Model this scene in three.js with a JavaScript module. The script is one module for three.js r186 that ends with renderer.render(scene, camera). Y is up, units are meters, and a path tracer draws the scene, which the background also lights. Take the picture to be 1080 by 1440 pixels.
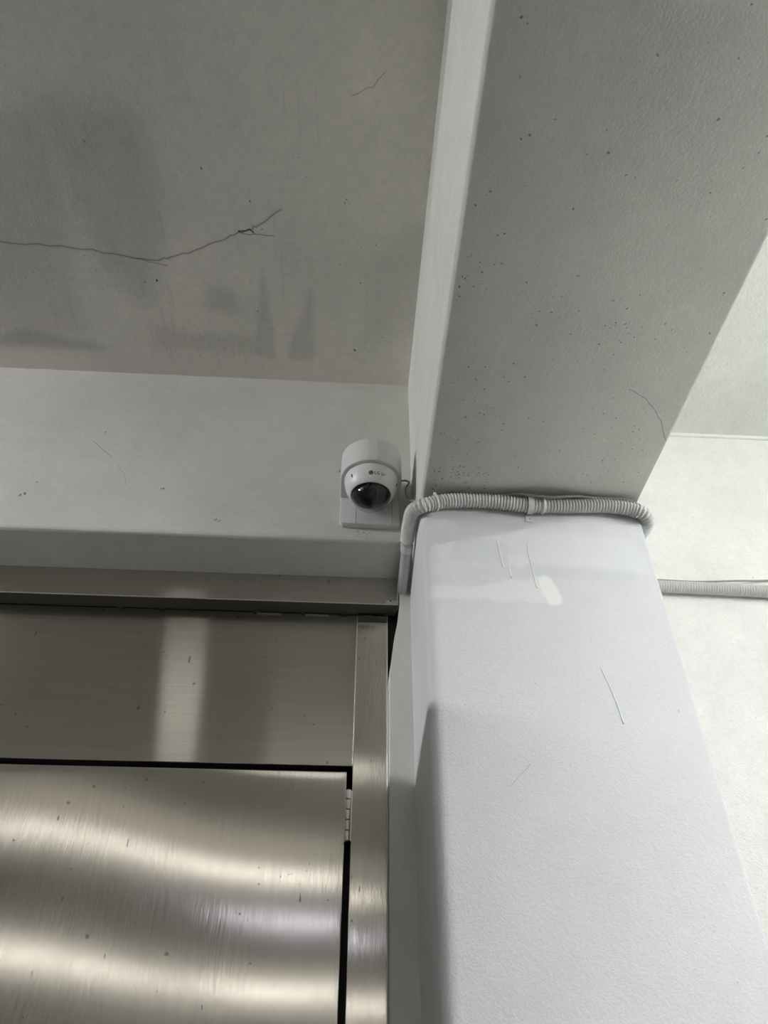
import * as THREE from 'three';
import { RoundedBoxGeometry } from 'three/addons/geometries/RoundedBoxGeometry.js';
import { mergeGeometries, mergeVertices, toCreasedNormals } from 'three/addons/utils/BufferGeometryUtils.js';
import { RectAreaLightUniformsLib } from 'three/addons/lights/RectAreaLightUniformsLib.js';
RectAreaLightUniformsLib.init();

// ---------------------------------------------------------------- camera, light, exposure
const scene = new THREE.Scene();
const camera = new THREE.PerspectiveCamera(71.15, 1080 / 1440, 0.05, 60);
camera.position.set(0, 1.6, 0);
camera.rotation.set(THREE.MathUtils.degToRad(40.536), THREE.MathUtils.degToRad(-3.056), THREE.MathUtils.degToRad(0.178), 'YXZ');
scene.background = new THREE.Color(0x000000);
const renderer = new THREE.WebGLRenderer({ antialias: true });
renderer.toneMapping = THREE.LinearToneMapping;
renderer.toneMappingExposure = 1.1;
renderer.shadowMap.enabled = true;
const WARM = [1.0, 0.962, 0.89], NEUTRAL = [0.965, 0.98, 1.0], COOL = [0.86, 0.84, 1.0];
// ceiling battens, with added fill and glow lamps: x, y, z, length, width, direction (1 = along z), intensity of the light, glow, colour
const LAMPS = [                                          // x, y, z of the lamp, length, width, radiance, colour, turn from the z axis, which
  [2.00, 3.13, 0.2, 1.2, 0.036, 58, NEUTRAL, 0, 'side'],
  [2.00, 3.13, 2.9, 1.2, 0.036, 70, NEUTRAL, 0, 'side'],
  [3.10, 2.67, 0.6, 1.2, 0.036, 195, NEUTRAL, 0, 'side'],  // added low fill for the column top under the beam
  [-3.70, 3.30, -0.2, 1.2, 0.02, 790, NEUTRAL, 0.293, 'far'],
  [-0.95, 3.29, 0.50, 1.5, 0.20, 0.45, WARM, -0.2, 'panel'],  // added dim glow that mirrors as the streak in the transom panel
  [-2.16, 3.29, 0.45, 1.5, 0.22, 1.2, WARM, -0.42, 'panel'],  // second added glow, for the streak at the left end of the panel
  [-0.20, 3.29, 1.22, 0.66, 0.30, 0.8, WARM, Math.PI / 2, 'door'],  // added glow for the bright patch along the door top
];
const ROWS = [[3.9, 3.2, WARM, [-4.38, -3.08, -1.78, -0.49, 1.33, 2.6], 'near'], [6.0, 5, COOL, [-1.05, -0.26], 'cool'], [12.5, 18, WARM, [-8.28, -6.98, -5.68, -4.38, -3.08, -1.78, -0.49, 1.33, 2.6], 'end']];
for (const [z, radiance, color, xs, row] of ROWS) for (const x of xs) LAMPS.push([x, 3.13, z, z === 6 ? 0.74 : 1.22, 0.28, radiance, color, Math.PI / 2, row]);

// ---------------------------------------------------------------- helpers
function rng(seed) { let s = seed >>> 0; return () => { s = (s + 0x6d2b79f5) | 0; let t = Math.imul(s ^ (s >>> 15), 1 | s); t = (t + Math.imul(t ^ (t >>> 7), 61 | t)) ^ t; return ((t ^ (t >>> 14)) >>> 0) / 4294967296; }; }
const taken = {};
function numbered(n) { const k = taken[n] = (taken[n] ?? -1) + 1; return k ? n + '_' + String(k).padStart(3, '0') : n; }
function thing(name, label, category, at = [0, 0, 0], group) {
  const o = new THREE.Group(); o.name = numbered(name); o.position.set(...at); scene.add(o);
  o.userData = { label, category }; if (group) o.userData.group = group;
  return o;
}
function part(name, geometry, material, parent, label) {
  const m = new THREE.Mesh(geometry, material); m.name = name; m.castShadow = m.receiveShadow = true; parent.add(m);
  if (label) m.userData.label = label;
  return m;
}
function single(name, geometry, material, label, category, group) {
  const m = part(numbered(name), geometry, material, scene, label); m.userData.category = category; if (group) m.userData.group = group; return m;
}
function struct(name, geometry, material, label, category) {
  const m = part(numbered(name), geometry, material, scene); m.userData.kind = 'structure';
  if (label) { m.userData.label = label; m.userData.category = category; }
  return m;
}
const merge = (list) => mergeGeometries(list.map((g) => { const h = g.index ? g.toNonIndexed() : g; for (const k of Object.keys(h.attributes)) if (!['position', 'normal', 'uv'].includes(k)) h.deleteAttribute(k); return h; }));
// planar uv in metres, by the way each face looks: [origin, size] of the texture on that plane
function planar(g, ox, oy, oz, size = 1) {
  const h = g.index ? g.toNonIndexed() : g, p = h.attributes.position, n = h.attributes.normal, uv = new Float32Array(p.count * 2);
  const a = new THREE.Vector3(), b = new THREE.Vector3(), c = new THREE.Vector3();
  for (let t = 0; t < p.count; t += 3) {
    a.fromBufferAttribute(p, t); b.fromBufferAttribute(p, t + 1).sub(a); c.fromBufferAttribute(p, t + 2).sub(a); b.cross(c);
    const x = Math.abs(b.x), y = Math.abs(b.y), z = Math.abs(b.z);
    for (let k = t; k < t + 3; k++) {
      const X = p.getX(k) - ox, Y = p.getY(k) - oy, Z = p.getZ(k) - oz;
      const [u, v] = y >= x && y >= z ? [X, Z] : z >= x ? [X, Y] : [Z, Y];
      uv[k * 2] = u / size; uv[k * 2 + 1] = v / size;
    }
  }
  h.setAttribute('uv', new THREE.BufferAttribute(uv, 2));
  return h;
}
function box(x0, x1, y0, y1, z0, z1, r = 0) {
  const w = x1 - x0, h = y1 - y0, d = z1 - z0;
  const g = r ? new RoundedBoxGeometry(w, h, d, 3, r) : new THREE.BoxGeometry(w, h, d);
  g.translate((x0 + x1) / 2, (y0 + y1) / 2, (z0 + z1) / 2);
  return g;
}
// a closed outline with each corner rounded by its own radius
function rounded(points) {
  const s = new THREE.Shape(), n = points.length, V = (p) => new THREE.Vector2(p[0], p[1]);
  points.forEach((p, i) => {
    const a = V(points[(i + n - 1) % n]), b = V(p), c = V(points[(i + 1) % n]), r = p[2] || 0;
    const before = b.clone().add(a.clone().sub(b).setLength(Math.max(r, 1e-9))), after = b.clone().add(c.clone().sub(b).setLength(Math.max(r, 1e-9)));
    if (!r) { i ? s.lineTo(b.x, b.y) : s.moveTo(b.x, b.y); return; }
    i ? s.lineTo(before.x, before.y) : s.moveTo(before.x, before.y);
    s.quadraticCurveTo(b.x, b.y, after.x, after.y);
  });
  s.closePath();
  return s;
}
function extrude(shape, depth, bevel = 0, curve = 6) {
  const g = new THREE.ExtrudeGeometry(shape, { depth: depth - 2 * bevel, bevelEnabled: bevel > 0, bevelSize: bevel, bevelOffset: -bevel, bevelThickness: bevel, bevelSegments: 3, curveSegments: curve });
  g.translate(0, 0, bevel);
  return g;
}
const soft = (g, angle = 0.6) => toCreasedNormals(g, angle);
const V3 = (p) => new THREE.Vector3(...p);
// a tube along a smooth path whose radius may vary along it
function sweep(points, radius, segments, around = 12, capped = true) {
  const curve = new THREE.CatmullRomCurve3(points.map(V3), false, 'centripetal'), length = curve.getLength();
  curve.arcLengthDivisions = 600; curve.updateArcLengths();
  const f = curve.computeFrenetFrames(segments, false), pos = [], uv = [], idx = [], P = new THREE.Vector3();
  for (let i = 0; i <= segments; i++) {
    curve.getPointAt(i / segments, P);
    const s = i / segments * length, r = typeof radius === 'function' ? radius(s, length) : radius;
    for (let j = 0; j <= around; j++) {
      const a = j / around * 2 * Math.PI, c = Math.cos(a) * r, d = Math.sin(a) * r, N = f.normals[i], B = f.binormals[i];
      pos.push(P.x + c * N.x + d * B.x, P.y + c * N.y + d * B.y, P.z + c * N.z + d * B.z); uv.push(s, j / around * 2 * Math.PI * r);
    }
  }
  for (let i = 0; i < segments; i++) for (let j = 0; j < around; j++) { const a = i * (around + 1) + j, b = a + around + 1; idx.push(a, a + 1, b, b, a + 1, b + 1); }
  if (capped) for (const i of [0, segments]) {
    const c = pos.length / 3; curve.getPointAt(i / segments, P); pos.push(P.x, P.y, P.z); uv.push(0, 0);
    for (let j = 0; j < around; j++) { const a = i * (around + 1) + j; i ? idx.push(c, a, a + 1) : idx.push(c, a + 1, a); }
  }
  const g = new THREE.BufferGeometry();
  g.setAttribute('position', new THREE.Float32BufferAttribute(pos, 3)); g.setAttribute('uv', new THREE.Float32BufferAttribute(uv, 2)); g.setIndex(idx);
  // orient outwards
  g.computeVertexNormals();
  const n = g.attributes.normal, p = g.attributes.position; curve.getPointAt(0.5, P);
  const k = Math.floor(segments / 2) * (around + 1) + 2, out = new THREE.Vector3().fromBufferAttribute(p, k).sub(P);
  if (out.dot(new THREE.Vector3().fromBufferAttribute(n, k)) < 0) { const ix = g.index.array; for (let i = 0; i < ix.length; i += 3) { const t = ix[i]; ix[i] = ix[i + 1]; ix[i + 1] = t; } g.computeVertexNormals(); }
  return g;
}

// ---------------------------------------------------------------- textures
function noiseField(w, h, seed, octaves) {              // octaves: [cells across, cells down, weight]; wraps round
  const out = new Float32Array(w * h);
  octaves.forEach(([cx, cy, weight], o) => {
    const r = rng(seed * 131 + o * 17 + 5), g = new Float32Array(cx * cy).map(() => r() - 0.5);
    for (let y = 0; y < h; y++) {
      const fy = y / h * cy, y0 = Math.floor(fy), ty = fy - y0, sy = ty * ty * (3 - 2 * ty), r0 = (y0 % cy) * cx, r1 = ((y0 + 1) % cy) * cx;
      for (let x = 0; x < w; x++) {
        const fx = x / w * cx, x0 = Math.floor(fx), tx = fx - x0, sx = tx * tx * (3 - 2 * tx), a = x0 % cx, b = (x0 + 1) % cx;
        const top = g[r0 + a] + (g[r0 + b] - g[r0 + a]) * sx, low = g[r1 + a] + (g[r1 + b] - g[r1 + a]) * sx;
        out[y * w + x] += (top + (low - top) * sy) * weight;
      }
    }
  });
  return out;
}
function canvasOf(w, h, base, field, tint) {
  const c = document.createElement('canvas'); c.width = w; c.height = h;
  const x = c.getContext('2d'), im = x.createImageData(w, h);
  for (let i = 0; i < w * h; i++) { const k = 1 + field[i]; for (let j = 0; j < 3; j++) im.data[i * 4 + j] = Math.max(0, Math.min(255, base[j] * (k + (tint ? tint[j] * field[i] : 0)))); im.data[i * 4 + 3] = 255; }
  x.putImageData(im, 0, 0);
  return [c, x];
}
function texture(c, srgb = true, wrap = THREE.RepeatWrapping) {
  const t = new THREE.CanvasTexture(c); t.wrapS = t.wrapT = wrap; t.magFilter = THREE.LinearFilter; if (srgb) t.colorSpace = THREE.SRGBColorSpace; return t;
}
function greyTexture(w, h, field, mid, amount) {
  const d = new Uint8Array(w * h * 4);
  for (let i = 0; i < w * h; i++) { const v = Math.max(0, Math.min(255, mid + field[i] * amount)); d[i * 4] = d[i * 4 + 1] = d[i * 4 + 2] = v; d[i * 4 + 3] = 255; }
  const t = new THREE.DataTexture(d, w, h); t.wrapS = t.wrapT = THREE.RepeatWrapping; t.magFilter = THREE.LinearFilter; t.needsUpdate = true; return t;
}
// drawing in metres on a canvas whose v axis points up: mapper(a, b) -> pixel
const mapper = (n, a0, b0, size) => (a, b) => [(a - a0) / size * n, n - (b - b0) / size * n];
function path(x, at, pts, width, style, blur = 0) {
  x.save(); if (blur) x.filter = `blur(${blur}px)`; x.strokeStyle = style; x.lineWidth = width; x.lineJoin = x.lineCap = 'round'; x.beginPath();
  pts.forEach((p, i) => { const q = at(...p); i ? x.lineTo(...q) : x.moveTo(...q); }); x.stroke(); x.restore();
}
function blot(x, at, pts, style, blur = 0) {
  x.save(); if (blur) x.filter = `blur(${blur}px)`; x.fillStyle = style; x.beginPath();
  pts.forEach((p, i) => { const q = at(...p); i ? x.lineTo(...q) : x.moveTo(...q); }); x.closePath(); x.fill(); x.restore();
}
function dots(x, r, n, x0, x1, y0, y1, size, style) {
  x.fillStyle = style;
  for (let i = 0; i < n; i++) { x.beginPath(); x.ellipse(x0 + r() * (x1 - x0), y0 + r() * (y1 - y0), size * (0.4 + r()), size * (0.3 + r() * 0.7), r() * 3, 0, 7); x.fill(); }
}
function jitter(pts, r, amount, steps) {                 // a wandering line through the points
  const out = [];
  for (let i = 0; i + 1 < pts.length; i++) for (let k = 0; k < steps; k++) { const t = k / steps; out.push([pts[i][0] + (pts[i + 1][0] - pts[i][0]) * t + (r() - 0.5) * amount, pts[i][1] + (pts[i + 1][1] - pts[i][1]) * t + (r() - 0.5) * amount]); }
  out.push(pts[pts.length - 1]); return out;
}

// fine relief of rolled paint, shared
const relief = greyTexture(1024, 1024, noiseField(1024, 1024, 7, [[24, 24, 0.5], [90, 90, 0.7], [200, 200, 0.9], [400, 400, 0.6]]), 128, 110);
const reliefAt = (repeat) => { const t = relief.clone(); t.repeat.set(repeat, repeat); t.needsUpdate = true; return t; };

// left ceiling: aged paint with a crack, brush-marked patches and a cut-in band along the beam. Texture spans 2.4 m from (-2.0, -1.5) in x, z
const CEIL = { n: 2048, a: -2.0, b: -1.5, size: 2.4 };
function ceilingTexture() {
  const n = CEIL.n, field = noiseField(n, n, 11, [[5, 5, 0.05], [13, 11, 0.04], [40, 24, 0.025], [160, 160, 0.03], [700, 700, 0.03]]);
  const [c, x] = canvasOf(n, n, [232, 229, 221], field, [0.1, 0, -0.1]), r = rng(3);
  const at = (a, b) => [(a - CEIL.a) / CEIL.size * n, (1 - (b - CEIL.b) / CEIL.size) * n];
  blot(x, at, [[-2, -1.5], [0.4, -1.5], [0.4, -1.372], ...jitter([[0.137, -1.372], [-0.145, -1.372], [-0.446, -1.362], [-0.831, -1.376], [-2, -1.38]], r, 0.006, 5)], 'rgba(232,228,220,0.32)', 1.5);
  const dark = (pts, k, blur = 3) => blot(x, at, pts, `rgba(70,70,66,${k})`, blur);
  dark([[-0.277, -1.049], [-0.321, -1.358], [-0.257, -1.368], [-0.265, -1.158]], 0.12, 5);
  dark([[-0.143, -1.10], [-0.141, -1.174], [-0.143, -1.369], [-0.221, -1.368], [-0.200, -1.26], [-0.17, -1.2]], 0.12, 5);
  dark([[-0.772, -0.70], [-0.771, -0.938], [-0.812, -1.309], [-1.2, -1.323], [-1.1, -0.72]], 0.10, 14);
  dark([[-0.77, -0.66], [-0.53, -0.68], [-0.51, -0.9], [-0.60, -1.24], [-0.70, -1.1], [-0.74, -0.9]], 0.13, 22);
  dark([[-0.623, -1.349], [-0.604, -1.248], [-0.50, -1.29], [-0.436, -1.288], [-0.33, -1.28], [-0.31, -1.345]], 0.10, 12);
  dark([[-0.43, -1.13], [-0.36, -1.14], [-0.35, -1.22], [-0.45, -1.20]], 0.14, 12);
  dark([[-1.08, -1.33], [-0.98, -1.30], [-0.8, -1.34], [-0.74, -1.36], [-1.1, -1.37]], 0.22, 10);
  dark([[0.02, -1.0], [0.15, -0.9], [0.15, -1.25], [0.02, -1.3]], 0.08, 20);
  for (let i = 0; i < 90; i++) { const a = -0.62 + r() * 0.3, b = -1.26 - r() * 0.09; path(x, at, [[a, b], [a + 0.004, b - 0.02 - r() * 0.04]], 1 + r() * 2, `rgba(70,70,66,${0.02 + r() * 0.04})`); }
  for (let i = 0; i < 140; i++) { const a = -1.2 + r() * 1.3, b = -1.37 + r() * 0.8; path(x, at, [[a, b], [a + (r() - 0.5) * 0.012, b - 0.04 - r() * 0.16]], 1 + r() * 5, r() > 0.5 ? `rgba(230,227,220,${0.03 + r() * 0.04})` : `rgba(80,80,76,${0.02 + r() * 0.04})`, 1); }
  path(x, at, [[-0.139, -0.777], [-0.141, -1.0], [-0.143, -1.374]], 3, 'rgba(225,222,214,0.4)', 1);
  path(x, at, [[-0.165, -1.13], [-0.2, -1.28]], 3, 'rgba(225,222,214,0.35)', 1);
  path(x, at, [[-0.255, -1.1], [-0.257, -1.43]], 3, 'rgba(225,222,214,0.25)', 1);
  const crack = jitter([[-1.6, -1.05], [-1.2, -1.032], [-0.962, -1.028], [-0.833, -1.029], [-0.724, -1.037], [-0.615, -1.052], [-0.555, -1.057], [-0.519, -1.046], [-0.450, -1.022], [-0.380, -0.989], [-0.331, -0.965], [-0.303, -0.959], [-0.274, -0.938], [-0.217, -0.897]], r, 0.006, 4);
  path(x, at, crack, 5, 'rgba(60,58,54,0.16)', 2); path(x, at, crack, 1.3, 'rgba(40,38,35,0.55)');
  path(x, at, jitter([[-0.331, -0.965], [-0.304, -0.968], [-0.239, -0.968]], r, 0.004, 4), 1.4, 'rgba(40,38,35,0.55)');
  path(x, at, jitter([[-0.62, -1.052], [-0.56, -1.066], [-0.53, -1.07]], r, 0.004, 3), 1.3, 'rgba(40,38,35,0.5)');
  path(x, at, jitter([[-0.33, -0.962], [-0.30, -0.955], [-0.292, -0.963]], r, 0.004, 3), 3, 'rgba(35,33,30,0.7)');
  path(x, at, jitter([[-0.04, -0.62], [-0.0, -0.6], [0.03, -0.57]], r, 0.006, 4), 2, 'rgba(60,56,52,0.25)');
  for (const [a, b] of [[-0.405, -0.803], [-0.055, -0.870], [-0.051, -0.86], [-0.294, -0.878], [-0.604, -1.124], [-0.57, -1.117], [-0.3, -1.2], [-0.02, -1.32]]) { const [px, py] = at(a, b); dots(x, r, 1, px, px + 1, py, py + 1, 2.4, 'rgba(35,33,30,0.75)'); }
  dots(x, r, 150, 0, n, 0, n, 1.6, 'rgba(50,48,44,0.45)');
  const [px, py] = at(-0.8, -1.1); dots(x, r, 40, px - 90, px + 110, py - 40, py + 60, 1.5, 'rgba(50,48,44,0.35)');
  return texture(c);
}
// generic painted concrete; marks(ctx, at, r) draws in metres
function paintedTexture(n, seed, size, base, octaves, marks) {
  const [c, x] = canvasOf(n, n, base, noiseField(n, n, seed, octaves)), r = rng(seed + 40);
  marks?.(x, (a, b) => [a / size * n, n - b / size * n], r, n);
  return texture(c);
}
const plainOct = [[4, 4, 0.05], [11, 11, 0.04], [37, 37, 0.025], [150, 150, 0.02], [500, 500, 0.025]];
// beam underside: pitted and blotched, spans 1.6 m from (0, -1.5) in x, z
const CURVE = [[0.54, 0.598], [0.579, 0.576], [0.612, 0.544], [0.641, 0.506], [0.664, 0.462]];
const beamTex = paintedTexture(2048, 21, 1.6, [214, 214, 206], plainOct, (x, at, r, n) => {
  const pits = (a0, a1, b0, b1, k) => { const p = at(a0, b0), q = at(a1, b1); dots(x, r, k, p[0], q[0], q[1], p[1], 2.4, 'rgba(60,60,55,0.5)'); };
  pits(0.16, 0.24, 0.78, 0.98, 22); pits(0.15, 0.66, 0.3, 1.3, 90); pits(0.17, 0.30, 0.27, 0.36, 60); pits(0.5, 0.64, 0.3, 0.55, 26); pits(0.3, 0.5, 0.7, 0.8, 24); pits(0.2, 0.3, 0.5, 0.66, 18);
  dots(x, r, 60, 0, n, 0, n, 2, 'rgba(70,70,64,0.4)');
  path(x, at, jitter(CURVE, r, 0.003, 3), 1.6, 'rgba(60,60,56,0.5)');
  path(x, at, [[0.31, 0.80], [0.27, 0.72], [0.26, 0.62]], 8, 'rgba(235,235,228,0.22)', 3);
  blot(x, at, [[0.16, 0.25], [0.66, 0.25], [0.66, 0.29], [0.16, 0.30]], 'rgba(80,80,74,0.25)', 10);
});
// column: rolled paint with drips, patches and a dab; spans 0.8 m from (0, 2.0) in x, y
const colTex = paintedTexture(2048, 31, 1.2, [212, 213, 215], [[3, 3, 0.02], [9, 9, 0.02], [31, 31, 0.015], [400, 400, 0.02]], (x, at, r) => {
  const A = (a, b) => at(a, b - 1.55);
  blot(x, A, [[0.13, 2.64], [0.63, 2.62], [0.66, 2.52], [0.42, 2.53], [0.2, 2.53]], 'rgba(224,226,222,0.5)', 12);
  blot(x, A, [[0.23, 2.60], [0.325, 2.60], [0.37, 2.56], [0.38, 2.535], [0.2, 2.535]], 'rgba(196,198,197,0.35)', 8);
  blot(x, A, [[0.39, 2.537], [0.62, 2.528], [0.62, 2.50], [0.44, 2.498], [0.35, 2.51]], 'rgba(196,198,197,0.3)', 8);
  const dab = jitter([[0.16, 2.44], [0.17, 2.47], [0.257, 2.471], [0.312, 2.486], [0.382, 2.494], [0.418, 2.507], [0.430, 2.494], [0.441, 2.465], [0.446, 2.448], [0.441, 2.434], [0.427, 2.429], [0.367, 2.437], [0.254, 2.440]], r, 0.006, 4);
  blot(x, A, dab, 'rgba(232,233,230,0.5)', 5);
  blot(x, A, jitter([[0.40, 2.50], [0.418, 2.507], [0.430, 2.494], [0.446, 2.448], [0.441, 2.434], [0.42, 2.43], [0.405, 2.46]], r, 0.003, 3), 'rgba(240,241,237,0.6)', 3);
  blot(x, A, jitter([[0.345, 2.57], [0.37, 2.565], [0.385, 2.54], [0.37, 2.525], [0.345, 2.53], [0.34, 2.55]], r, 0.008, 3), 'rgba(228,229,226,0.5)', 5);
  for (const p of [[0.517, 2.171], [0.328, 2.526], [0.342, 2.498], [0.395, 2.474], [0.63, 2.2], [0.22, 2.2], [0.5, 2.33], [0.36, 2.25]]) { const q = A(...p); dots(x, r, 1, q[0], q[0] + 1, q[1], q[1] + 1, 2.6, 'rgba(120,122,124,0.5)'); }
  path(x, A, jitter([[0.29, 2.05], [0.33, 2.09]], r, 0.003, 4), 1.6, 'rgba(130,130,132,0.5)');
  dots(x, r, 40, 0, 2048, 0, 2048, 2, 'rgba(140,140,142,0.5)');
});
const wallTex = paintedTexture(1024, 41, 1.6, [226, 227, 222], plainOct, (x, at, r, n) => { dots(x, r, 60, 0, n, 0, n, 1.4, 'rgba(110,110,104,0.5)'); });
// cross beam above the door: spans 1.6 m from (-1.4, 2.4)
const lintelTex = paintedTexture(2048, 51, 1.6, [212, 210, 204], plainOct, (x, at, r, n) => {
  const A = (a, b) => at(a + 1.4, b - 2.4);
  path(x, A, jitter([[-0.744, 3.062], [-0.71, 3.03], [-0.676, 3.001]], r, 0.004, 4), 1.6, 'rgba(90,88,82,0.6)');
  path(x, A, jitter([[-0.66, 2.98], [-0.63, 2.94], [-0.615, 2.90]], r, 0.004, 4), 1.4, 'rgba(110,108,100,0.35)');
  for (const p of [[-0.867, 2.856], [-0.88, 2.85], [-0.85, 2.90], [-0.516, 2.892], [-0.359, 2.791], [-0.35, 2.787], [-0.72, 3.1], [-0.05, 2.98]]) { const q = A(...p); dots(x, r, 3, q[0] - 5, q[0] + 5, q[1] - 4, q[1] + 4, 3, 'rgba(80,78,72,0.7)'); }
  dots(x, r, 90, 0, n, 0, n, 1.6, 'rgba(90,88,82,0.4)');
  for (const p of [[0.02, 2.766], [0.03, 2.764], [0.05, 2.765], [0.04, 2.75]]) { const q = A(...p); dots(x, r, 2, q[0] - 14, q[0] + 14, q[1] - 5, q[1] + 5, 3, 'rgba(90,88,82,0.4)'); }
});

// ---------------------------------------------------------------- materials
const mat = (o) => new THREE.MeshStandardMaterial({ roughness: 0.85, metalness: 0, ...o });
const phys = (o) => new THREE.MeshPhysicalMaterial(o);
const paint = (map, bump, repeat, o = {}) => mat({ map, bumpMap: reliefAt(repeat), bumpScale: bump, roughness: 0.8, ...o });
const M = {
  ceilingLeft: paint(ceilingTexture(), 0.0004, 3),
  beam: paint(beamTex, 0.0004, 3),
  pillar: paint(colTex, 0.0006, 2.6, { roughness: 0.6 }),
  wall: paint(wallTex, 0.0012, 3, { roughness: 0.7 }),
  lintel: paint(lintelTex, 0.0005, 3),
  plain: mat({ color: new THREE.Color(0.62, 0.62, 0.6) }), dim: mat({ color: new THREE.Color(0.09, 0.095, 0.1) }),
  dimReflect: phys({ color: new THREE.Color(0.16, 0.15, 0.125), metalness: 0.9, roughness: 0.55, bumpMap: reliefAt(6), bumpScale: 0.0008 }),  // steel darkened in its colour to stand for the dark it reflects
  floor: mat({ color: new THREE.Color(0.115, 0.115, 0.113), roughness: 0.6 }),
  dark: mat({ color: new THREE.Color(0.03, 0.03, 0.03) }),
  mortar: mat({ color: new THREE.Color(0.16, 0.15, 0.13), roughness: 1, bumpMap: reliefAt(8), bumpScale: 0.004 }),
  plastic: phys({ color: new THREE.Color(0.66, 0.66, 0.645), roughness: 0.42 }),
  conduit: phys({ color: new THREE.Color(0.68, 0.69, 0.66), roughness: 0.45 }),
  pipe: phys({ color: new THREE.Color(0.5, 0.51, 0.5), roughness: 0.5 }),
  cable: phys({ color: new THREE.Color(0.24, 0.24, 0.23), roughness: 0.5 }),
  tie: phys({ color: new THREE.Color(0.78, 0.79, 0.72), roughness: 0.4 }),
  blackGloss: phys({ color: new THREE.Color(0.005, 0.005, 0.006), roughness: 0.3, specularIntensity: 0.5 }),
  blackMatt: mat({ color: new THREE.Color(0.012, 0.012, 0.013), roughness: 0.6 }),
  lens: phys({ color: new THREE.Color(0.006, 0.006, 0.012), roughness: 0.05, specularIntensity: 0.6 }),
  dome: phys({ color: new THREE.Color(0.82, 0.84, 0.88), roughness: 0.0, transmission: 1, thickness: 0, ior: 1.5 }),
  tube: mat({ color: 0xffffff, emissive: 0xffffff }),
  fitting: mat({ color: new THREE.Color(0.7, 0.7, 0.7), roughness: 0.5 }),
};
// brushed steel: fine grain along one axis; anisotropy spreads highlights across the grain
const GROOVE = 0.07;
function steel(seed, vertical, o = {}, groove = GROOVE) {
  const n = 1024, long = 5, fine = 420, lay = (cx, cy, w) => (vertical ? [cx, cy, w] : [cy, cx, w]);
  const f = noiseField(n, n, seed, [lay(fine, long, 0.8), lay(180, 9, 0.5), lay(60, 14, 0.3), [6, 6, 0.5], [17, 17, 0.25]]);
  const [c, x] = canvasOf(n, n, [203, 199, 191], f.map((v) => v * 0.035)), r = rng(seed);
  dots(x, r, 70, 0, n, 0, n, 1.8, 'rgba(60,56,50,0.6)');
  dots(x, r, 14, 0, n, 0, n, 5, 'rgba(90,86,78,0.4)');
  for (let i = 0; i < 12; i++) { const a = r() * n, b = r() * n; x.fillStyle = 'rgba(80,76,68,0.4)'; x.fillRect(a, b, 2 + r() * 3, 6 + r() * 14); }
  for (let i = 0; i < 26; i++) { const a = r() * n, b = r() * n, l = 20 + r() * 60; x.strokeStyle = `rgba(225,222,214,${0.1 + r() * 0.25})`; x.lineWidth = 1; x.beginPath(); x.moveTo(a, b); x.lineTo(a + (r() - 0.5) * 16, b + l); x.stroke(); }
  // the brushed grooves tilt the surface across the grain only
  const q = noiseField(n, n, seed + 9, [lay(1024, 12, 1.0), lay(512, 7, 0.8), lay(200, 20, 0.5)]), d = new Uint8Array(n * n * 4);
  for (let i = 0; i < n * n; i++) {
    const t = q[i] * groove, k = 1 / Math.sqrt(1 + t * t);
    d[i * 4] = 127.5 + 127.5 * (vertical ? t * k : 0); d[i * 4 + 1] = 127.5 + 127.5 * (vertical ? 0 : t * k); d[i * 4 + 2] = 127.5 + 127.5 * k; d[i * 4 + 3] = 255;
  }
  const grooves = new THREE.DataTexture(d, n, n); grooves.wrapS = grooves.wrapT = THREE.RepeatWrapping; grooves.magFilter = THREE.LinearFilter; grooves.repeat.set(3, 3); grooves.needsUpdate = true;
  return phys({ color: 0xffffff, map: texture(c), metalness: 1, roughness: 0.2, roughnessMap: greyTexture(n, n, f, 225, 25), normalMap: grooves, anisotropy: 0.9, anisotropyRotation: vertical ? 0 : Math.PI / 2, ...o });
}
const S = { leaf: steel(61, true, { roughness: 0.17 }), stile: steel(62, true, { roughness: 0.17 }), panel: steel(63, false, { color: new THREE.Color(0.8, 0.8, 0.79), roughness: 0.18, anisotropy: 1 }, 0.03), channel: steel(64, false, { roughness: 0.2, anisotropy: 1 }, 0.03), bright: phys({ color: new THREE.Color(0.72, 0.7, 0.66), metalness: 1, roughness: 0.22 }), edge: phys({ color: new THREE.Color(0.8, 0.78, 0.74), metalness: 1, roughness: 0.35 }) };

// ---------------------------------------------------------------- the setting
const HC = 3.366, HB = 2.721, XL = 0.152, XR = 0.668, ZC = -1.25, ZP = -1.667, ZF = -1.447, HS = 2.739, ZW = -1.604;
struct('floor', planar(box(-9.6, 6.2, -0.15, 0, -3.2, 16.2), 0, 0, 0), M.floor);
struct('ceiling', planar(box(-9.6, 0.3, HC, HC + 0.2, -3.2, 16.2), CEIL.a, 0, CEIL.b + CEIL.size, CEIL.size), M.ceilingLeft);
struct('ceiling', planar(box(0.3, 6.2, HC, HC + 0.2, -3.2, 16.2), 0, 0, 0, 1.6), M.wall);
struct('wall_left', planar(box(-9.6, -9.4, 0, HC, -3.2, 16.2), 0, 0, 0, 1.6), M.dim);
struct('wall_right', planar(box(3.3, 3.5, 0, HC, -3.2, 16.2), 0, 0, 0, 1.6), M.wall);
struct('wall_front', planar(box(-9.6, 6, 0, HC, 16, 16.2), 0, 0, 0, 1.6), M.plain);
struct('wall_rear', planar(box(-9.6, 0.4, 0, HC, -3.2, -2.6), 0, 0, 0, 1.6), M.mortar);
struct('wall_back', planar(box(0.4, 6, 0, HC, -3.2, ZW), 0, 0, 0, 1.6), M.wall);
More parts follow.
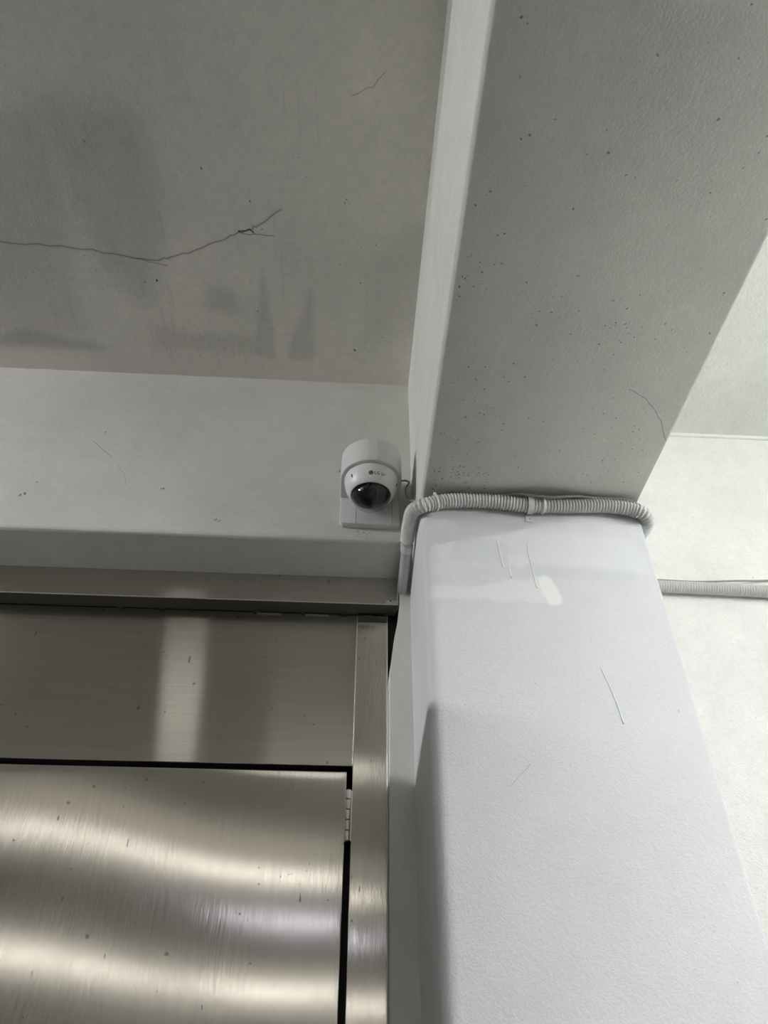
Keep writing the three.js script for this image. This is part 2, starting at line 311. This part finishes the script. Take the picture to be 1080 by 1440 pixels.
{ // beam running towards the viewer, its lower corners worn round
  const s = rounded([[XL, HC + 0.02], [XL, HB, 0.014], [XR, HB, 0.006], [XR, HC + 0.02]]);
  const g = extrude(s, 18); g.translate(0, 0, -2);
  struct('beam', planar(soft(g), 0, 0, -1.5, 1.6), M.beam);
}
{ // cross beam over the door
  const s = rounded([[-ZF, HC + 0.02], [-ZF, HS, 0.014], [2.6, HS], [2.6, HC + 0.02]]);
  const g = extrude(s, 9.755); g.rotateY(Math.PI / 2); g.translate(-9.6, 0, 0);   // shape x -> -z
  struct('lintel', planar(soft(g), -1.4, 2.4, -3, 1.6), M.lintel);
}
{ // column under the beam
  const s = rounded([[XL, -ZC, 0.03], [XR, -ZC, 0.007], [XR, 1.75], [0.159, 1.75]]);
  const g = extrude(s, HB + 0.01); g.rotateX(-Math.PI / 2);                       // shape y -> -z
  struct('pillar', planar(soft(g), 0, 1.55, 0, 1.2), M.pillar);
}
{ // plastered wall left of the column, its ragged edge running up to the beam; rough mortar in the slot behind
  const s = rounded([[0.1003, 0], [0.1003, 2.452], [0.106, 2.49], [0.1125, 2.545], [0.121, 2.592], [0.1285, 2.652], [0.1285, HS + 0.01], [0.3, HS + 0.01], [0.3, 0]]);
  const g = extrude(s, 0.14, 0.002); g.translate(0, 0, ZW - 0.14);
  struct('wall_side', planar(soft(g), -1.4, 0, 0, 1.6), M.lintel);
  const m = new THREE.PlaneGeometry(0.12, 0.5, 20, 70), p = m.attributes.position, r = rng(5);
  for (let i = 0; i < p.count; i++) p.setZ(i, (r() - 0.5) * 0.014);
  m.computeVertexNormals(); m.translate(0.12, 2.5, -1.70);
  struct('wall_section', planar(m, 0, 0, 0, 0.3), M.mortar);
}
struct('trim_1', planar(box(XR - 0.02, 6, HC - 0.012, HC + 0.004, ZW - 0.01, ZW + 0.008, 0.004), 0, 0, 0, 1.6), M.wall);
{ // further pillars of the hall behind the viewer, and an unseen screen
  for (const [x, z] of [[-2.35, 6.3], [0.41, 6.3]]) {
    const s = rounded([[-0.25, -0.25, 0.01], [0.25, -0.25, 0.01], [0.25, 0.25, 0.01], [-0.25, 0.25, 0.01]]);
    const g = extrude(s, HC); g.rotateX(-Math.PI / 2); g.translate(x, 0, z);
    struct('pillar', planar(soft(g), 0, 0, 0, 0.8), M.plain);
  }
  const d = new THREE.Vector3(0.29, 0, 0.957), g = box(-0.02, 0.02, 0, 2.72, -0.3, 0.5);  // unseen screen added left of the view to cast the lower column shadow
  g.rotateY(Math.atan2(d.x, d.z)); g.translate(-1.75, 0, -1.0);
  struct('partition', planar(g, 0, 0, 0, 1.6), M.dim);
}

struct('wall_back', planar(box(-9.6, -1.605, 0, HS + 0.01, -1.78, ZP - 0.01), 0, 0, 0, 1.6), M.dim);

// ---------------------------------------------------------------- steel door
const door = new THREE.Group(); door.name = 'door_1'; door.userData = { kind: 'structure', label: 'brushed stainless steel service door with transom panel beside the white column', category: 'door' }; scene.add(door);

part('transom_panel', planar(box(-1.6, 0.0162, 2.2385, 2.705, ZP - 0.03, ZP, 0.0016), -1.6, 1.6, 0, 1.0), S.panel, door, 'horizontally brushed steel panel above the door');
part('stile', planar(box(0.0172, 0.0985, 0, 2.648, ZP - 0.09, ZP + 0.010, 0.0022), 0, 0.3, 0, 0.6), S.stile, door, 'narrow upright steel frame post');
part('turned_edge', merge([box(0.0163, 0.0180, 2.238, 2.646, ZP + 0.002, ZP + 0.0108, 0.0007), box(0.0975, 0.0992, 0, 2.646, ZP - 0.02, ZP + 0.0108, 0.0007)]), S.edge, door, 'bright folded edges of the post');
part('rebate', box(-1.6, 0.03, 2.19, 2.25, ZP - 0.12, ZP - 0.05), M.blackMatt, door);
part('rebate', box(-0.02, 0.03, 0, 2.25, ZP - 0.12, ZP - 0.05), M.blackMatt, door);
{ // door leaf: a sheet that bows a little, its top and hinge-side edges folded back
  const x0 = -1.2, x1 = 0.0044, y0 = 0.02, y1 = 2.2242, nx = 92, ny = 122, g = new THREE.PlaneGeometry(1, 1, nx, ny), p = g.attributes.position;
  const ease = (a, b, t) => { const q = Math.max(0, Math.min(1, (t - a) / (b - a))); return q * q * (3 - 2 * q); };
  const fold = [[0.0026, 0], [0.0009, 0.0003], [0.0001, 0.0011], [0, 0.03]];   // distance from the edge, depth
  const lift = (x, y) => { const lean = 0.012 + 0.027 * ease(0.0, -0.72, x), up = y - 2.0; return lean * (up + 1.1 * up * up) + 0.0003 * Math.sin(x * 9.0 + y * 3.0) - (y > 2.13 ? 0.08 * ease(-0.42, -0.22, x) * (y - 2.13) * (y - 2.13) : 0); };
  for (let j = 0, i = 0; j <= ny; j++) for (let k = 0; k <= nx; k++, i++) {
    const fx = fold[k - (nx - 3)], fy = fold[3 - j], x = fx ? x1 - fx[0] : x0 + (x1 - 0.0026 - x0) * k / (nx - 3), y = fy ? y1 - fy[0] : y1 - 0.0026 - (y1 - 0.0026 - y0) * (j - 3) / (ny - 3);
    p.setXYZ(i, x, y, ZP + 0.0035 + lift(x, y) - lift(x, y1) - Math.max(fx ? fx[1] : 0, fy ? fy[1] : 0));
  }
  g.computeVertexNormals();
  part('door_leaf', planar(g, x0, 0, 0, 0.9), S.leaf, door, 'vertically brushed steel leaf with a gently bowed face');
}
{ // butt hinge of five knuckles
  const hinge = part('hinge', merge([box(0.0022, 0.0105, 2.069, 2.178, ZP + 0.001, ZP + 0.0055, 0.001), box(0.0105, 0.0190, 2.069, 2.178, ZP + 0.0085, ZP + 0.0120, 0.001)]), S.bright, door, 'small polished steel butt hinge');
  for (let k = 0; k < 5; k++) {
    const g = new THREE.LatheGeometry([[0, -0.0106], [0.0048, -0.0106], [0.0063, -0.0096], [0.0065, 0], [0.0063, 0.0096], [0.0048, 0.0106], [0, 0.0106]].map((q) => new THREE.Vector2(...q)), 20);
    g.translate(0.0100, 2.0786 + k * 0.0224, ZP + 0.0135);
    part('knuckle', soft(g), S.bright, hinge);
  }
}
{ // folded channel fixed under the beam over the door head
  const ch = new THREE.Group(); ch.name = 'lintel_channel'; ch.userData = { kind: 'structure', label: 'folded stainless steel channel over the door, under the painted beam', category: 'channel' }; scene.add(ch);
  part('face_plate', planar(box(-4, 0.1235, 2.6545, HS + 0.001, -1.613, -1.609, 0.0012), -1.6, 2.0, 0, 1.0), S.channel, ch);
  part('underside_plate', planar(box(-4, 0.1235, 2.6545, 2.657, -1.6645, -1.6105, 0.001), 0, 0, 0, 1.0), M.dimReflect, ch, 'underside with a dark reflection put into its colour');
  part('turned_edge', box(-4, 0.1235, 2.6532, 2.6556, -1.6115, -1.6082, 0.0009), S.edge, ch);
  part('end_lip', box(0.1225, 0.1255, 2.656, HS, -1.640, -1.6075, 0.0012), S.edge, ch, 'bright cut end of the channel');
  const tab = part('corner_tab', box(0.092, 0.1225, 2.6548, 2.6665, -1.6095, -1.6078, 0.0006), S.edge, ch, 'small tab with a hole at the corner');
  const hole = new THREE.CylinderGeometry(0.002, 0.002, 0.0004, 14); hole.rotateX(Math.PI / 2); hole.translate(0.104, 2.664, -1.6076); part('screw_hole', hole, M.blackMatt, tab);
  const r = rng(77);
  for (const [x, w] of [[-0.62, 0.014], [-0.51, 0.020], [-0.43, 0.010], [-0.255, 0.022], [-0.13, 0.010], [-0.022, 0.024], [0.095, 0.026]]) {   // bits of dried sealant along the back edge
    const g = new THREE.IcosahedronGeometry(1, 2), p = g.attributes.position;
    for (let i = 0; i < p.count; i++) { const k = 0.75 + 0.3 * Math.sin(p.getX(i) * 5 + w * 900) * Math.cos(p.getY(i) * 4 + p.getZ(i) * 3); p.setXYZ(i, p.getX(i) * k * w * 0.5, p.getY(i) * k * 0.0045, p.getZ(i) * k * 0.006); }
    g.computeVertexNormals(); g.translate(x, 2.6535, -1.661); part('sealant_lump', g, M.mortar, ch);
  }
  for (const [x0, x1] of [[-0.255, -0.19], [-0.125, -0.06]]) part('sealant_strip', box(x0, x1, 2.646, 2.652, -1.6668, -1.6645, 0.0008), M.cable, ch);
}
// ---------------------------------------------------------------- dome camera on its wall box
const cam = thing('security_camera', 'white dome security camera with black lens on a wall box above the steel door', 'camera', [0.039, 2.868, ZF]);
{
  const R = 0.0790, cz = 0.088;                         // wall box: half-round plan, flat to the wall
  const s = new THREE.Shape(); s.moveTo(-R, 0); s.lineTo(-R, cz); s.absarc(0, cz, R, Math.PI, 0, true); s.lineTo(R, 0); s.closePath();
  const g = extrude(s, 0.078, 0.003, 40); g.rotateX(Math.PI / 2); g.translate(0, 0.078, 0);   // shape y -> z
  part('mounting_box', soft(g, 0.5), M.plastic, cam, 'half-round box that holds the dome');
  const plate = rounded([[-0.078, 0.004], [-0.078, -0.0875, 0.013], [0.0785, -0.0895, 0.013], [0.0785, 0.004]]);
  const pg = extrude(plate, 0.020, 0.0025, 8); const back = part('back_plate', soft(pg, 0.5), M.plastic, cam, 'plate on the wall below the box');
  for (const x of [-0.036, 0.059]) part('seam', box(x - 0.0006, x + 0.0006, -0.0885, 0, 0.0195, 0.02025), M.cable, back);
  // dome cover, lathe about the upright axis, with print
  const prof = [[0.0, 0.0005], [0.0685, 0.0005], [0.0693, -0.003], [0.0690, -0.008], [0.0680, -0.016], [0.0662, -0.025], [0.0636, -0.034], [0.0600, -0.042], [0.0560, -0.0485], [0.0530, -0.0515], [0.0512, -0.0520], [0.0505, -0.0508], [0.0500, -0.046], [0.0495, -0.030]].map((q) => new THREE.Vector2(...q));
  const lg = new THREE.LatheGeometry(prof, 96), n = 2048, hgt = 512;
  // uv: u around (0 at +z), v by arc length down the profile
  const len = [0]; for (let i = 1; i < prof.length; i++) len.push(len[i - 1] + prof[i].distanceTo(prof[i - 1]));
  const uv = lg.attributes.uv; for (let i = 0; i < uv.count; i++) uv.setXY(i, uv.getX(i), 1 - Math.max(0, len[i % prof.length] - len[1]) / 0.11);
  const c = document.createElement('canvas'); c.width = n; c.height = hgt; const x = c.getContext('2d');
  x.fillStyle = '#fff'; x.fillRect(0, 0, n, hgt);
  const around = 2 * Math.PI * 0.062, u0 = (0.5 + 14 / 360) * n, px = n / around, vy = hgt * (0.036 / 0.11), sz = 0.0125 * px;
  x.save(); x.translate(u0, vy); x.scale(1, (hgt / 0.11) / px);
  x.fillStyle = '#3c3c3e'; x.beginPath(); x.arc(-sz * 1.42, -sz * 0.32, sz * 0.46, 0, 7); x.fill();
  x.strokeStyle = '#b8b8b8'; x.lineWidth = sz * 0.06; x.beginPath(); x.arc(-sz * 1.42, -sz * 0.32, sz * 0.28, 0, 4.7); x.stroke(); x.beginPath(); x.moveTo(-sz * 1.42, -sz * 0.48); x.lineTo(-sz * 1.42, -sz * 0.2); x.lineTo(-sz * 1.3, -sz * 0.2); x.stroke();
  x.fillStyle = '#4a4a4c'; x.font = `bold ${sz * 0.92}px sans-serif`; x.textAlign = 'left'; x.textBaseline = 'alphabetic'; x.fillText('LG U', -sz * 0.82, 0);
  x.font = `bold ${sz * 0.6}px sans-serif`; x.fillText('+', sz * 1.28, -sz * 0.28); x.restore();
  const print = texture(c); print.offset.set(0.5, 0);
  const cover = part('dome_cover', lg, phys({ color: new THREE.Color(0.72, 0.72, 0.70), map: print, roughness: 0.38 }), cam, 'white cover printed with a small dark logo');
  cover.position.set(0, 0, cz);
  const slot = new THREE.CapsuleGeometry(0.0022, 0.006, 6, 12);
  for (const az of [-49, 77, 197]) { const a = az * Math.PI / 180, m = part('screw_slot', slot, M.blackMatt, cover); m.position.set(Math.sin(a) * 0.0655, -0.0245, Math.cos(a) * 0.0655); m.rotation.set(0.22, a, 0, 'YXZ'); }
  const inner = new THREE.LatheGeometry([[0.0497, -0.030], [0.0485, -0.044], [0.044, -0.049], [0.0430, -0.0495], [0.0425, -0.045], [0.0, -0.045]].map((q) => new THREE.Vector2(...q)), 64);
  part('inner_ring', inner, M.blackMatt, cover);
  const ball = new THREE.SphereGeometry(0.0405, 48, 32); ball.translate(0, -0.0415, 0.003);
  const eye = part('camera_ball', ball, M.blackGloss, cover, 'glossy black ball behind the clear dome');
  const dir = new THREE.Vector3(0.1, -0.62, 0.75).normalize(), q = new THREE.Quaternion().setFromUnitVectors(new THREE.Vector3(0, 1, 0), dir), origin = new THREE.Vector3(0, -0.0415, 0.003);
  const lens = new THREE.LatheGeometry([[0, 0.0415], [0.006, 0.0408], [0.0095, 0.0385], [0.0105, 0.0405], [0.0125, 0.0405], [0.013, 0.036]].map((p) => new THREE.Vector2(...p)), 36); lens.applyQuaternion(q); lens.translate(...origin.toArray());
  part('lens', lens, M.lens, eye);
  for (let k = 0; k < 10; k++) {
    const a = k / 10 * 2 * Math.PI, d = new THREE.Vector3(Math.cos(a) * 0.5, 0.86, Math.sin(a) * 0.5).normalize().applyQuaternion(q), b = new THREE.SphereGeometry(0.0028, 12, 8); b.translate(...d.multiplyScalar(0.0402).add(origin).toArray()); part('infrared_lamp', b, M.lens, eye);
  }
  const dg = new THREE.LatheGeometry(Array.from({ length: 22 }, (_, i) => { const a = i / 21 * Math.PI / 2; return new THREE.Vector2(0.0490 * Math.cos(a), -0.0500 - 0.0445 * Math.sin(a)); }), 72);
  part('clear_dome', dg, M.dome, cover, 'clear glossy dome over the lens');
  const pg2 = sweep([[0.070, 0.050, 0.045], [0.082, 0.042, 0.048], [0.092, 0.040, 0.052], [0.1015, 0.032, 0.055], [0.099, 0.022, 0.056], [0.093, 0.008, 0.058], [0.0915, -0.022, 0.067], [0.097, -0.060, 0.088], [0.105, -0.105, 0.135], [0.112, -0.145, 0.175]], 0.0026, 80, 10);
  part('lead', pg2, M.cable, cam, 'thin grey lead looping out of the box');
}

// ---------------------------------------------------------------- conduits, cables, clamps and ties
const PITCH = 0.0072;
const ribs = (r0, amp, end) => (s, len) => r0 + amp * Math.pow(0.5 + 0.5 * Math.cos(2 * Math.PI * s / PITCH), 0.6) - amp * 0.5;
{
  const c = thing('corrugated_conduit', 'pale ribbed conduit bent round the top of the white column', 'conduit');
  const pts = [[0.1332, 2.7145, -1.405], [0.1332, 2.716, -1.36], [0.1332, 2.706, -1.32], [0.1335, 2.696, -1.285], [0.1370, 2.6865, -1.258], [0.1470, 2.6815, -1.2405], [0.1610, 2.6815, -1.2325], [0.182, 2.687, -1.2312], [0.215, 2.6955, -1.2312], [0.264, 2.699, -1.2312], [0.330, 2.698, -1.2312], [0.404, 2.691, -1.2312], [0.497, 2.694, -1.2312], [0.582, 2.699, -1.2312], [0.640, 2.692, -1.2312], [0.672, 2.6805, -1.2355], [0.686, 2.676, -1.255], [0.6875, 2.68, -1.30], [0.6875, 2.70, -1.45], [0.6875, 2.715, -1.53], [0.698, 2.722, -1.572], [0.74, 2.726, -1.5855], [0.82, 2.7265, -1.5855]];
  part('ribbed_tube', sweep(pts, ribs(0.0154, 0.0048), 1250, 16), M.conduit, c);
  part('plain_tube', sweep([[0.1340, 2.7145, -1.40], [0.1345, 2.709, -1.43], [0.1350, 2.702, -1.51], [0.1350, 2.697, -1.57], [0.1350, 2.698, -1.62]], 0.0136, 60, 18), M.pipe, c, 'smooth grey tube end running into the wall');
  part('tape_collar', sweep([[0.1342, 2.712, -1.422], [0.1344, 2.7095, -1.432], [0.1346, 2.7085, -1.442]], 0.0158, 8, 18), M.conduit, c);
}
{
  const c = thing('corrugated_conduit', 'pale ribbed conduit running along the bright wall right of the column', 'conduit');
  part('ribbed_tube', sweep([[0.835, 2.7265, -1.5855], [1.0, 2.7245, -1.5855], [1.15, 2.721, -1.5855], [1.5, 2.715, -1.5855], [2.4, 2.715, -1.5855]], ribs(0.0154, 0.0048), 1800, 14), M.conduit, c);
}
{ // saddle clamp
  const t = thing('saddle_clamp', 'pale metal saddle clamp holding the ribbed conduit mid-column', 'clamp', [0.404, 2.691, ZC]);
  const s = new THREE.Shape(); s.absarc(0.0188, 0, 0.0208, -Math.PI * 0.5 - 0.5, Math.PI * 0.5 + 0.5, false); s.absarc(0.0188, 0, 0.0190, Math.PI * 0.5 + 0.5, -Math.PI * 0.5 - 0.5, true);
  const ring = new THREE.ExtrudeGeometry(s, { depth: 0.0135, bevelEnabled: false, curveSegments: 28 }); ring.rotateY(Math.PI / 2); ring.scale(1, 1, -1); ring.translate(-0.00675, 0, 0);
  const ix = ring.attributes.position.array; for (let i = 0; i < ix.length; i += 9) for (let k = 0; k < 3; k++) { const a = ix[i + 3 + k]; ix[i + 3 + k] = ix[i + 6 + k]; ix[i + 6 + k] = a; }
  ring.computeVertexNormals();
  part('strap', ring, M.conduit, t);
  const tg = extrude(rounded([[-0.0085, -0.012], [-0.0095, -0.0355, 0.005], [0.0075, -0.0365, 0.005], [0.0075, -0.012]]), 0.002, 0.0005, 5); tg.translate(0, 0, 0.0006);
  const tab = part('tab', tg, M.conduit, t);
  const sc = new THREE.SphereGeometry(0.0026, 14, 8, 0, 7, 0, Math.PI / 2); sc.rotateX(Math.PI / 2); sc.scale(1, 1, 0.5); sc.translate(0.001, -0.026, 0.0026); part('screw', sc, M.pipe, tab);
}
function cableTie(label, at, turn, headAt) {
  const t = thing('cable_tie', label, 'cable tie', at), band = new THREE.TorusGeometry(0.0187, 0.0014, 8, 32); band.scale(1, 1, 2); band.rotateY(Math.PI / 2); band.rotateZ(turn);
  part('band', band, M.tie, t);
  const h = new RoundedBoxGeometry(0.0062, 0.0062, 0.006, 2, 0.0012); h.rotateZ(turn); h.translate(...headAt); part('tie_head', h, M.tie, t);
}
cableTie('small pale cable tie on the conduit bend by the dome camera', [0.186, 2.690, -1.2312], 0.25, [-0.003, 0.0205, 0.006]);
cableTie('small pale cable tie holding the thin cables beside the saddle clamp', [0.434, 2.6915, -1.2312], 0, [0, 0.0135, 0.0165]);
// thin cables lying along the conduit
const strands = [[0.159, 2.7105, -1.236], [0.214, 2.7165, -1.238], [0.249, 2.7168, -1.236], [0.332, 2.7170, -1.230], [0.372, 2.712, -1.216], [0.407, 2.7035, -1.2095], [0.453, 2.7005, -1.2095], [0.507, 2.7105, -1.214], [0.569, 2.7165, -1.224], [0.629, 2.7165, -1.226], [0.664, 2.706, -1.230], [0.690, 2.692, -1.246], [0.706, 2.688, -1.30], [0.706, 2.71, -1.45]];
single('cable', sweep(strands, 0.0026, 160, 8), M.cable, 'thin grey upper cable lying over the conduit on the column', 'cable');
single('cable', sweep(strands.slice(1, 12).map(([x, y, z], i) => [x, y - 0.0052 * Math.min(1, i / 2, (10 - i) / 2), z + 0.0042 * Math.min(1, (10 - i) / 2)]), 0.0026, 150, 8), M.cable, 'thin grey lower cable pressed against the conduit front by the cable tie', 'cable');
single('cable', sweep([[0.83, 2.7475, -1.585], [0.852, 2.7468, -1.584], [0.941, 2.7445, -1.583], [1.013, 2.7485, -1.5835], [1.076, 2.757, -1.589], [1.161, 2.768, -1.599], [1.4, 2.80, -1.6005], [2.4, 2.86, -1.6005]], 0.0026, 140, 8), M.cable, 'thin grey cable lifting off the conduit on the bright wall', 'cable');

// paint runs on the column face
const run = (pts, label) => single('paint_drip', sweep(pts.map(([x, y]) => [x, y, ZC + 0.0002]), (s, l) => 0.0011 + 0.0007 * Math.pow(s / l, 6), 30, 8), mat({ color: new THREE.Color(0.82, 0.83, 0.81), roughness: 0.45 }), label, 'paint drip');
run([[0.322, 2.60], [0.324, 2.57], [0.328, 2.526]], 'white paint drip, leftmost of the three below the saddle clamp');
run([[0.341, 2.532], [0.341, 2.515], [0.343, 2.498]], 'short white paint drip, middle of the three below the saddle clamp');
run([[0.389, 2.59], [0.389, 2.555], [0.391, 2.53], [0.395, 2.474]], 'long white paint drip, rightmost of the three below the saddle clamp');
run([[0.497, 2.285], [0.506, 2.25], [0.514, 2.205], [0.518, 2.171]], 'lone white paint drip lower on the column face');

// ---------------------------------------------------------------- hanging fluorescent lamps of the hall, plus added fill and glow panels (behind the viewer)
const LAMP_LABELS = {
  side: ['white fluorescent tube in the bright bay right of the column, the lowest one added as fill', 'fluorescent tubes of the bright bay'], far: ['thin white fluorescent tube near the left wall of the hall'],
  panel: ['flat glow panel added to mirror as an upright streak in the steel panel', 'glow panels added for the streaks in the steel panel'], door: ['flat glow panel added to mirror along the top of the steel door'],
  near: ['flat warm lamp of the row mirrored as the upper band in the door', 'nearer row of flat lamps'], cool: ['flat violet-white lamp mirrored as the cool band in the door', 'cool flat lamps'],
  end: ['flat warm lamp of the far row mirrored as the lower band in the door', 'far row of flat lamps'],
};
for (const [x, y, z, length, wide, power, color, turn, which] of LAMPS) {
  const t = thing('fluorescent_light', LAMP_LABELS[which][0], 'lamp', [x, y, z], LAMP_LABELS[which][1]); t.rotation.y = turn;
  const col = new THREE.Color().setRGB(...color), w = wide, flat = wide > 0.1;
  if (!flat) {
    part('housing', box(which === 'far' ? -0.25 : -0.04, which === 'far' ? 0.25 : 0.04, Math.max(0.014, HC - y - 0.06), HC - y - 0.001, -length / 2 - 0.05, length / 2 + 0.05, 0.006), M.fitting, t);
    for (const e of [-1, 1]) part('holder', box(-0.015, 0.015, -0.012, HC - y - 0.01, e * (length / 2 + 0.02) - 0.012, e * (length / 2 + 0.02) + 0.012, 0.004), M.fitting, t);
  } else if (HC - y > 0.1) for (const e of [-1, 1]) part('hanger', box(-0.004, 0.004, 0.05, HC - y - 0.001, e * length * 0.35 - 0.004, e * length * 0.35 + 0.004), M.fitting, t);
  if (flat) {                                            // wide fitting with a glowing diffuser below
    part('tray', box(-wide / 2 - 0.012, wide / 2 + 0.012, 0.004, 0.06, -length / 2 - 0.012, length / 2 + 0.012, 0.003), M.fitting, t);
    part('lamp_diffuser', box(-wide / 2, wide / 2, -0.008, 0.006, -length / 2, length / 2, 0.003), mat({ color: 0xffffff, emissive: col, emissiveIntensity: power * 0.5 }), t);
    const l = new THREE.RectAreaLight(col, power, wide, length); l.position.set(0, -0.012, 0); l.rotation.x = -Math.PI / 2; t.add(l);
    if (which === 'near') { const u = new THREE.RectAreaLight(col, 1.1, wide, length); u.position.set(0, 0.064, 0); u.rotation.x = Math.PI / 2; t.add(u); }
    continue;
  }
  const tube = new THREE.CylinderGeometry(w / 2 - 0.002, w / 2 - 0.002, length, 20); tube.rotateX(Math.PI / 2);
  part('lamp_tube', tube, mat({ color: 0xffffff, emissive: col, emissiveIntensity: 12 }), t);
  for (const [dx, dy, ry, rx] of which === 'far' ? [[1, 0, -Math.PI / 2, 0], [0, -1, 0, -Math.PI / 2]] : [[1, 0, -Math.PI / 2, 0], [-1, 0, Math.PI / 2, 0], [0, 1, 0, Math.PI / 2], [0, -1, 0, -Math.PI / 2]]) {
    const l = new THREE.RectAreaLight(col, power, dx ? length : w, dx ? w : length);
    l.position.set(dx * w / 2, dy * w / 2, 0); l.rotation.set(rx, ry, 0); t.add(l);
  }
}

renderer.render(scene, camera);
